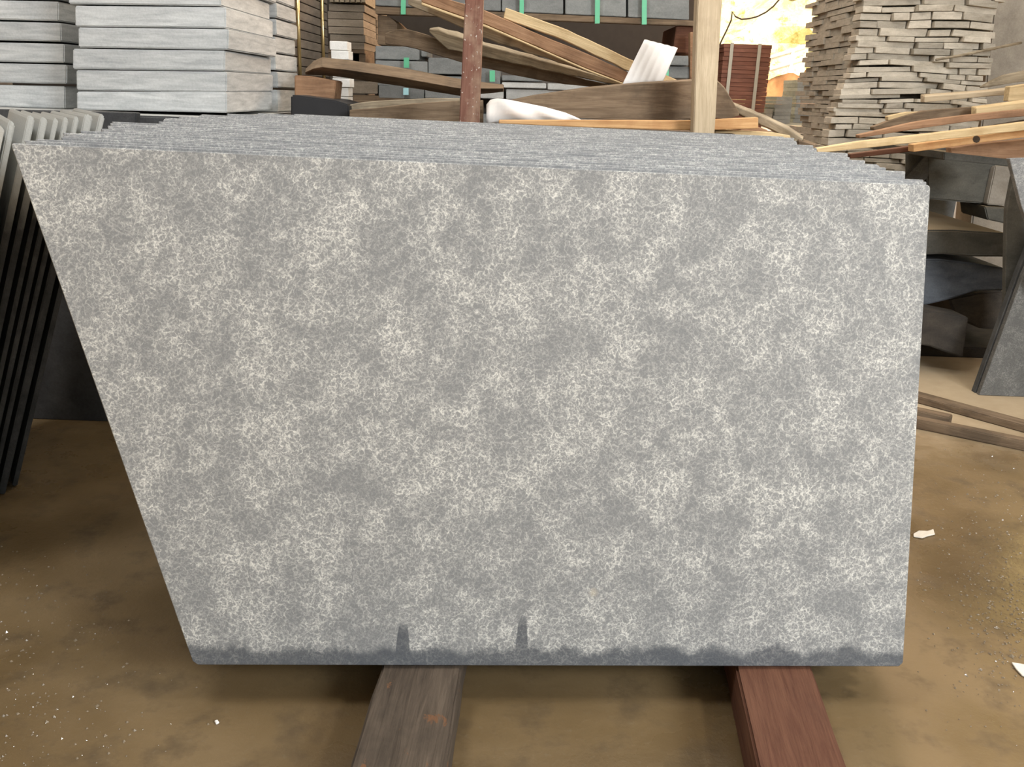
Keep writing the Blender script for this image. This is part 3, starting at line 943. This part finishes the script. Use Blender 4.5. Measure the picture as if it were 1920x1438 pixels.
for r_ in range(rows):
    z, rh = zrow[r_], zrow[r_ + 1] - zrow[r_]
    foot = max(0, (1 - (r_ / rows) * 1.8)) * .12
    y = YR + .06 + random.uniform(0, .05)
    while y < YR + 1.0:
        w = random.uniform(.12, .3)
        j = random.uniform(-.035, .03)
        addbox((Xc - foot * max(0, 1 - (y - YR) * 1.6) + j * .45 + .02, y, z), (Xc + .12, y + w - .006, z + rh * random.choice((.95, .88, .8))))
        y += w
o = build('side_strips', bm_v, bm_f, M['strip'], parent=st)
o['kind'] = 'stuff'

# pillar and stick
f = [at(1871, -60, 5.9), at(1960, -60, 5.9), at(1925, 260, 5.9), at(1838, 260, 5.9)]
def down(p, q, z):
    return p + (q - p) * ((z - p.z) / (q.z - p.z))
f = [down(f[3], f[0], 0), down(f[2], f[1], 0), down(f[2], f[1], 3.2), down(f[3], f[0], 3.2)]
o = prism_w('concrete_pillar', f, (0, .25, 0), M['concrete'], bevel=.01, rough=.01)
props(o, 'leaning rough concrete pillar at the upper right corner', 'pillar')
o = tube('iron_rod', [at(1755, 112, 5.36), at(1800, 104, 5.38), at(1915, 80, 5.44)], .007, M['wood_grey'])
props(o, 'thin brown rod leaning against the concrete pillar', 'rod')

# ================================================================ planks fanned over the rubble, right
RG = 'planks fanned over the rubble at the right'
T('plank', [(1845, 162), (1880, 142), (1990, 118)], [(1845, 165), (1900, 155), (1990, 146)], 4.95, 4.75, .05, 'wood_grey',
  'short greyish board against the pillar foot, uppermost of the fanned planks', group=RG, n=8)
T('plank', [(1733, 177), (1860, 168), (1990, 152)], [(1733, 192), (1860, 180), (1990, 172)], 4.95, 4.7, .05, 'wood_pale',
  'faded tan board lying flat above the fanned planks, left end before the stone stack', group=RG, n=10, lip=.25, lipd=.03)
T('plank', [(1894, 162), (1990, 148)], [(1890, 190), (1990, 184)], 4.62, 4.55, .05, 'wood_pine', 'yellow pine board end cut off by the right edge of the picture', group=RG, n=6)
T('plank', [(1830, 200), (1920, 188), (1990, 178)], [(1830, 215), (1920, 208), (1990, 200)], 4.46, 4.40, .05, 'wood_pine',
  'short yellow plank on top of the long brown plank', group=RG, n=8, lip=.2, lipd=.02)
T('plank', [(1665, 218), (1700, 210), (1760, 208)], [(1665, 226), (1700, 222), (1760, 212)], 4.58, 4.60, .04, 'wood_pine',
  'small light wedge of wood between the stone stack and the brown planks', group=RG, n=6)
T('plank', [(1638, 238), (1680, 222), (1730, 208), (1830, 200), (1990, 186)], [(1638, 244), (1730, 228), (1830, 215), (1990, 205)], 4.55, 4.6, .05, 'wood_old',
  'dull brown board behind the long rusty plank at the right', group=RG, n=12)
T('plank', [(1611, 253), (1730, 226), (1830, 214), (1990, 198)], [(1611, 259), (1730, 240), (1830, 226), (1990, 212)], 4.35, 4.35, .05, 'wood_rust',
  'long rusty brown plank tapering to the left above the pine planks', group=RG, n=12)
T('plank', [(1735, 262), (1850, 238), (1990, 214)], [(1735, 270), (1850, 252), (1990, 236)], 4.45, 4.45, .05, 'wood_dark',
  'dark plank in shade between the rusty plank and the pine planks', group=RG, n=12)
T('plank', [(1530, 279), (1600, 267), (1750, 250), (1820, 242), (1920, 229), (1990, 222)], [(1534, 287), (1600, 280), (1750, 264), (1820, 256), (1920, 244), (1990, 238)], 3.75, 4.0, .05, 'wood_pine',
  'long pale pine plank reaching farthest left towards the slab stack', group=RG, n=16, jit=1)
T('plank', [(1713, 271), (1780, 262), (1850, 252), (1920, 240), (1990, 230)], [(1713, 285), (1780, 276), (1850, 266), (1920, 258), (1990, 252)], 4.08, 4.08, .06, 'wood_orange',
  'light orange square-cut plank with a dark knot, lowest of the fanned planks', group=RG, n=12)
pl_ = [q for q in S.objects if q.get('label', '').startswith('light orange square')][0]
kn = [at(1831 + 7 * math.cos(a_ * .785), 261 + 7 * math.sin(a_ * .785), 4.078) for a_ in range(8)]
kd = bpy.data.meshes.new('knot')
iv = pl_.matrix_basis.inverted()
kd.from_pydata([iv @ p for p in kn] + [iv @ (p + Vector((0, .004, 0))) for p in kn], [], [list(range(8)), list(range(15, 7, -1))] + [[q, (q + 1) % 8, 8 + (q + 1) % 8, 8 + q] for q in range(8)])
kd.materials.append(M['wood_dark'])
ko = bpy.data.objects.new('knot', kd)
COL.objects.link(ko)
ko.parent = pl_
ko['label'] = 'dark round knot'
T('plank', [(1594, 289), (1640, 284), (1712, 273), (1990, 238)], [(1594, 297), (1640, 292), (1712, 284), (1990, 248)], 4.16, 4.16, .05, 'wood_red',
  'short dark red plank under the left end of the pine planks', group=RG, n=6)
T('plank', [(1784, 277), (1850, 268), (1990, 256)], [(1784, 293), (1850, 298), (1990, 298)], 4.26, 4.26, .06, 'wood_rust',
  'wide rusty brown board in shade beneath the orange plank', group=RG, n=8)

# rubble blocks under them
o = prism('rough_block', [(1690, 432), (1789, 433), (1889, 437), (1889, 482), (1820, 480), (1770, 478), (1690, 480)], 4.25, 1.33, M['rubble'], bevel=.008, rough=.01)
props(o, 'big dusty stone block with a sandy top, right of the slab stack', 'stone block')
o = prism('rough_block', [(1690, 486), (1760, 485), (1820, 494), (1884, 502), (1884, 545), (1830, 545), (1780, 562), (1690, 580)], 4.32, .8, M['rubble_blue'], bevel=.008, rough=.012)
props(o, 'bluish broken stone slab under the big dusty block', 'stone block')
o = prism('rough_block', [(1780, 562), (1830, 547), (1884, 547), (1878, 622), (1838, 618), (1790, 598)], 4.5, .5, M['cave_shade'], bevel=.01, rough=.012)
props(o, 'brown wedge-shaped stone in the gap under the bluish slab', 'stone block')
o = prism('rough_block', [(1690, 590), (1745, 584), (1817, 596), (1806, 672), (1745, 650), (1690, 640)], 4.12, .18, M['cave_shade'], bevel=.006, rough=.006)
o.location.z += 0
props(o, 'low brown block on the ground in the gap right of the slab', 'stone block')
zz = at(1745, 650, 4.62).z
o = box('rough_block', (at(1650, 640, 4.7).x, 4.44, 0), (at(1900, 640, 4.7).x, 5.05, zz + .05), M['cave_shade'], bevel=.006)
props(o, 'dark footing stone in the shade under the low brown block', 'stone block')
xa, xb = at(1700, 640, 5.0).x, at(1885, 640, 5.0).x
o = box('rough_block', (xa, 5.12, 0), (xb, 5.55, at(1800, 560, 4.9).z), M['cave_shade'], bevel=.006)
props(o, 'large dark stone at the rear of the gap under the rubble', 'stone block')
o = prism('rough_block', [(1738, 292), (1866, 304), (1850, 382), (1800, 378), (1738, 372)], 5.05, .3, M['rubble'], bevel=.008, rough=.008)
props(o, 'dark grey upright stone block beneath the fanned planks', 'stone block')
o = prism('rough_block', [(1866, 313), (1900, 313), (1898, 387), (1850, 384)], 5.0, .25, M['concrete'], bevel=.006, rough=.006)
props(o, 'tan grey small stone slab beside the leaning slabs at the right edge', 'stone block')
o = prism('rough_block', [(1846, 386), (1900, 390), (1900, 424), (1850, 412)], 4.98, .3, M['rubble'], bevel=.006, rough=.006)
props(o, 'dark small block under the tan grey slab', 'stone block')
o = prism('stone_slab', [(1690, 340), (1742, 284), (1786, 275), (1758, 306), (1730, 345)], 5.05, .04, M['slab_dark'], bevel=.003)
props(o, 'thin dark slab tilted under the pine planks', 'slab')
o = prism('rough_block', [(1690, 372), (1733, 374), (1733, 352), (1690, 345)], 5.12, .3, M['rubble'], bevel=.006)
props(o, 'small dark stone under the tilted thin slab', 'stone block')
o = prism('stone_slab', [(1770, 285), (1905, 300), (1905, 314), (1770, 300)], 4.24, 1.05, M['rubble'], bevel=.004)
props(o, 'flat greyish slab lying on the upright dark block, under the fanned planks', 'slab')

# leaning slabs at the right edge
def lean_w(name, pts, Yb, zb_lean, th, mat, label):
    """slab on the ground line Yb leaning away by angle"""
    n_ = Vector((0, math.cos(zb_lean), -math.sin(zb_lean)))
    base = Vector((0, Yb, 0))
    f = [on_plane(x, y, base, n_) for x, y in pts]
    o = prism_w(name, f, n_ * th + Vector((.0, 0, 0)), M[mat], bevel=.002)
    props(o, label, 'slab', 'slabs leaning at the right edge')
Yb = on_z(1835, 741, .001).y
lean_w('leaning_slab', [(1836, 741), (2010, 747), (2010, 330), (1920, 512)], Yb, R(8), .03, 'slab_dark',
       'speckled dark slab with a slanting left edge standing at the right edge')
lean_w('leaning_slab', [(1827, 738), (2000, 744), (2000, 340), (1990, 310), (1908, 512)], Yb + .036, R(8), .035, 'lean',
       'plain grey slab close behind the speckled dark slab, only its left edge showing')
lean_w('leaning_slab', [(1893, 297), (2020, 292), (2020, 640), (1945, 470), (1915, 385)], Yb - .10, R(2), .03, 'slab2',
       'light mottled slab with a pointed lower end at the right edge, above the dark one')
lean_w('leaning_slab', [(1883, 630), (1888, 392), (1900, 330), (2010, 330), (2010, 760), (1868, 736)], Yb + .16, R(3), .03, 'rubble',
       'dark narrow slab upright behind the two slabs at the right edge')

# boards on the ground, right
def ground_board(c0, c1, w, h, mat, label, z=.0):
    a, b = on_z(*c0, z + h), on_z(*c1, z + h)
    d = (b - a).normalized()
    s = Vector((-d.y, d.x, 0)) * w
    vs = [a, b, b + s, a + s]
    vs = [v - Vector((0, 0, h)) for v in vs] + vs
    fs = [[0, 3, 2, 1], [4, 5, 6, 7], [0, 1, 5, 4], [1, 2, 6, 5], [2, 3, 7, 6], [3, 0, 4, 7]]
    props(build('board', vs, fs, mat, axis=d, bevel=.004), label, 'board', 'boards on the ground at the right')
ground_board((1700, 782), (2010, 845), .05, .04, M['wood_old'], 'long brown board on the wet ground, nearest of the three')
ground_board((1660, 757), (1781, 783), .055, .05, M['wood_old'], 'short grey timber end between the two long boards on the ground')
ground_board((1690, 735), (2010, 822), .08, .03, M['wood_old'], 'long grey board on the ground, farthest of the three')

# ================================================================ debris on the floor
vs, fs = [], []
def pebble(x, y, r_):
    n0 = len(vs)
    for (a, b, c) in ((1, 0, 0), (0, 1, 0), (-1, 0, 0), (0, -1, 0), (0, 0, 1)):
        s_ = r_ * random.uniform(.6, 1.2)
        vs.append((x + a * s_, y + b * s_, max(0, c) * s_ * .8 + .0005))
    for k in range(4):
        fs.append([n0 + k, n0 + (k + 1) % 4, n0 + 4])
for _ in range(1500):
    px, py = random.gauss(60, 120), random.uniform(1020, 1437)
    if random.random() < .55:
        px, py = random.gauss(1850, 70), random.gauss(1060, 120)
    if not (-60 < px < 1990 and 830 < py < 1500) or 400 < px < 1700:
        continue
    if random.random() < .25:
        px, py = random.gauss(1890, 35), random.gauss(1165, 75)
    p = on_z(px, py, 0)
    pebble(p.x, p.y, abs(random.gauss(0, .0019)) + .0009)
o = build('gravel', vs, fs, plain('wet_gravel', (.22, .175, .12), .12, .9, 0, .35, 60))
props(o, 'fine wet grit scattered on the muddy floor', None, None, 'stuff')
def scrap(name, pts, label, mat, cat, h=.004):
    vs = [on_z(x, y, .001) for x, y in pts]
    prism_ = prism_w(name, vs, (0, 0, h), mat, bevel=.001, rough=.003)
    props(prism_, label, cat)
pw = plain('glossy_scrap_or_glint', (.72, .68, .60), .2, .7, 0, .15, 80)  # shared by a real scrap and a painted floor glint
scrap('scrap_or_glint', [(1712, 1002), (1722, 996), (1738, 997), (1750, 994), (1752, 1003), (1738, 1006), (1728, 1010), (1712, 1007)],
      'small shiny plastic scrap on the floor beside the right edge of the slab', pw, 'scrap')
scrap('scrap_or_glint', [(1896, 1244), (1910, 1246), (1930, 1250), (1940, 1275), (1915, 1268), (1904, 1256)],
      'white patch standing in for a wet floor glint at the right edge', pw, 'scrap')  # pale patch shaped as a bright reflection on the wet floor
scrap('stone_chip', [(403, 1354), (409, 1352), (412, 1357), (406, 1360)], 'tiny white chip on the mud below the lower left corner of the slab', M['white'], 'chip')
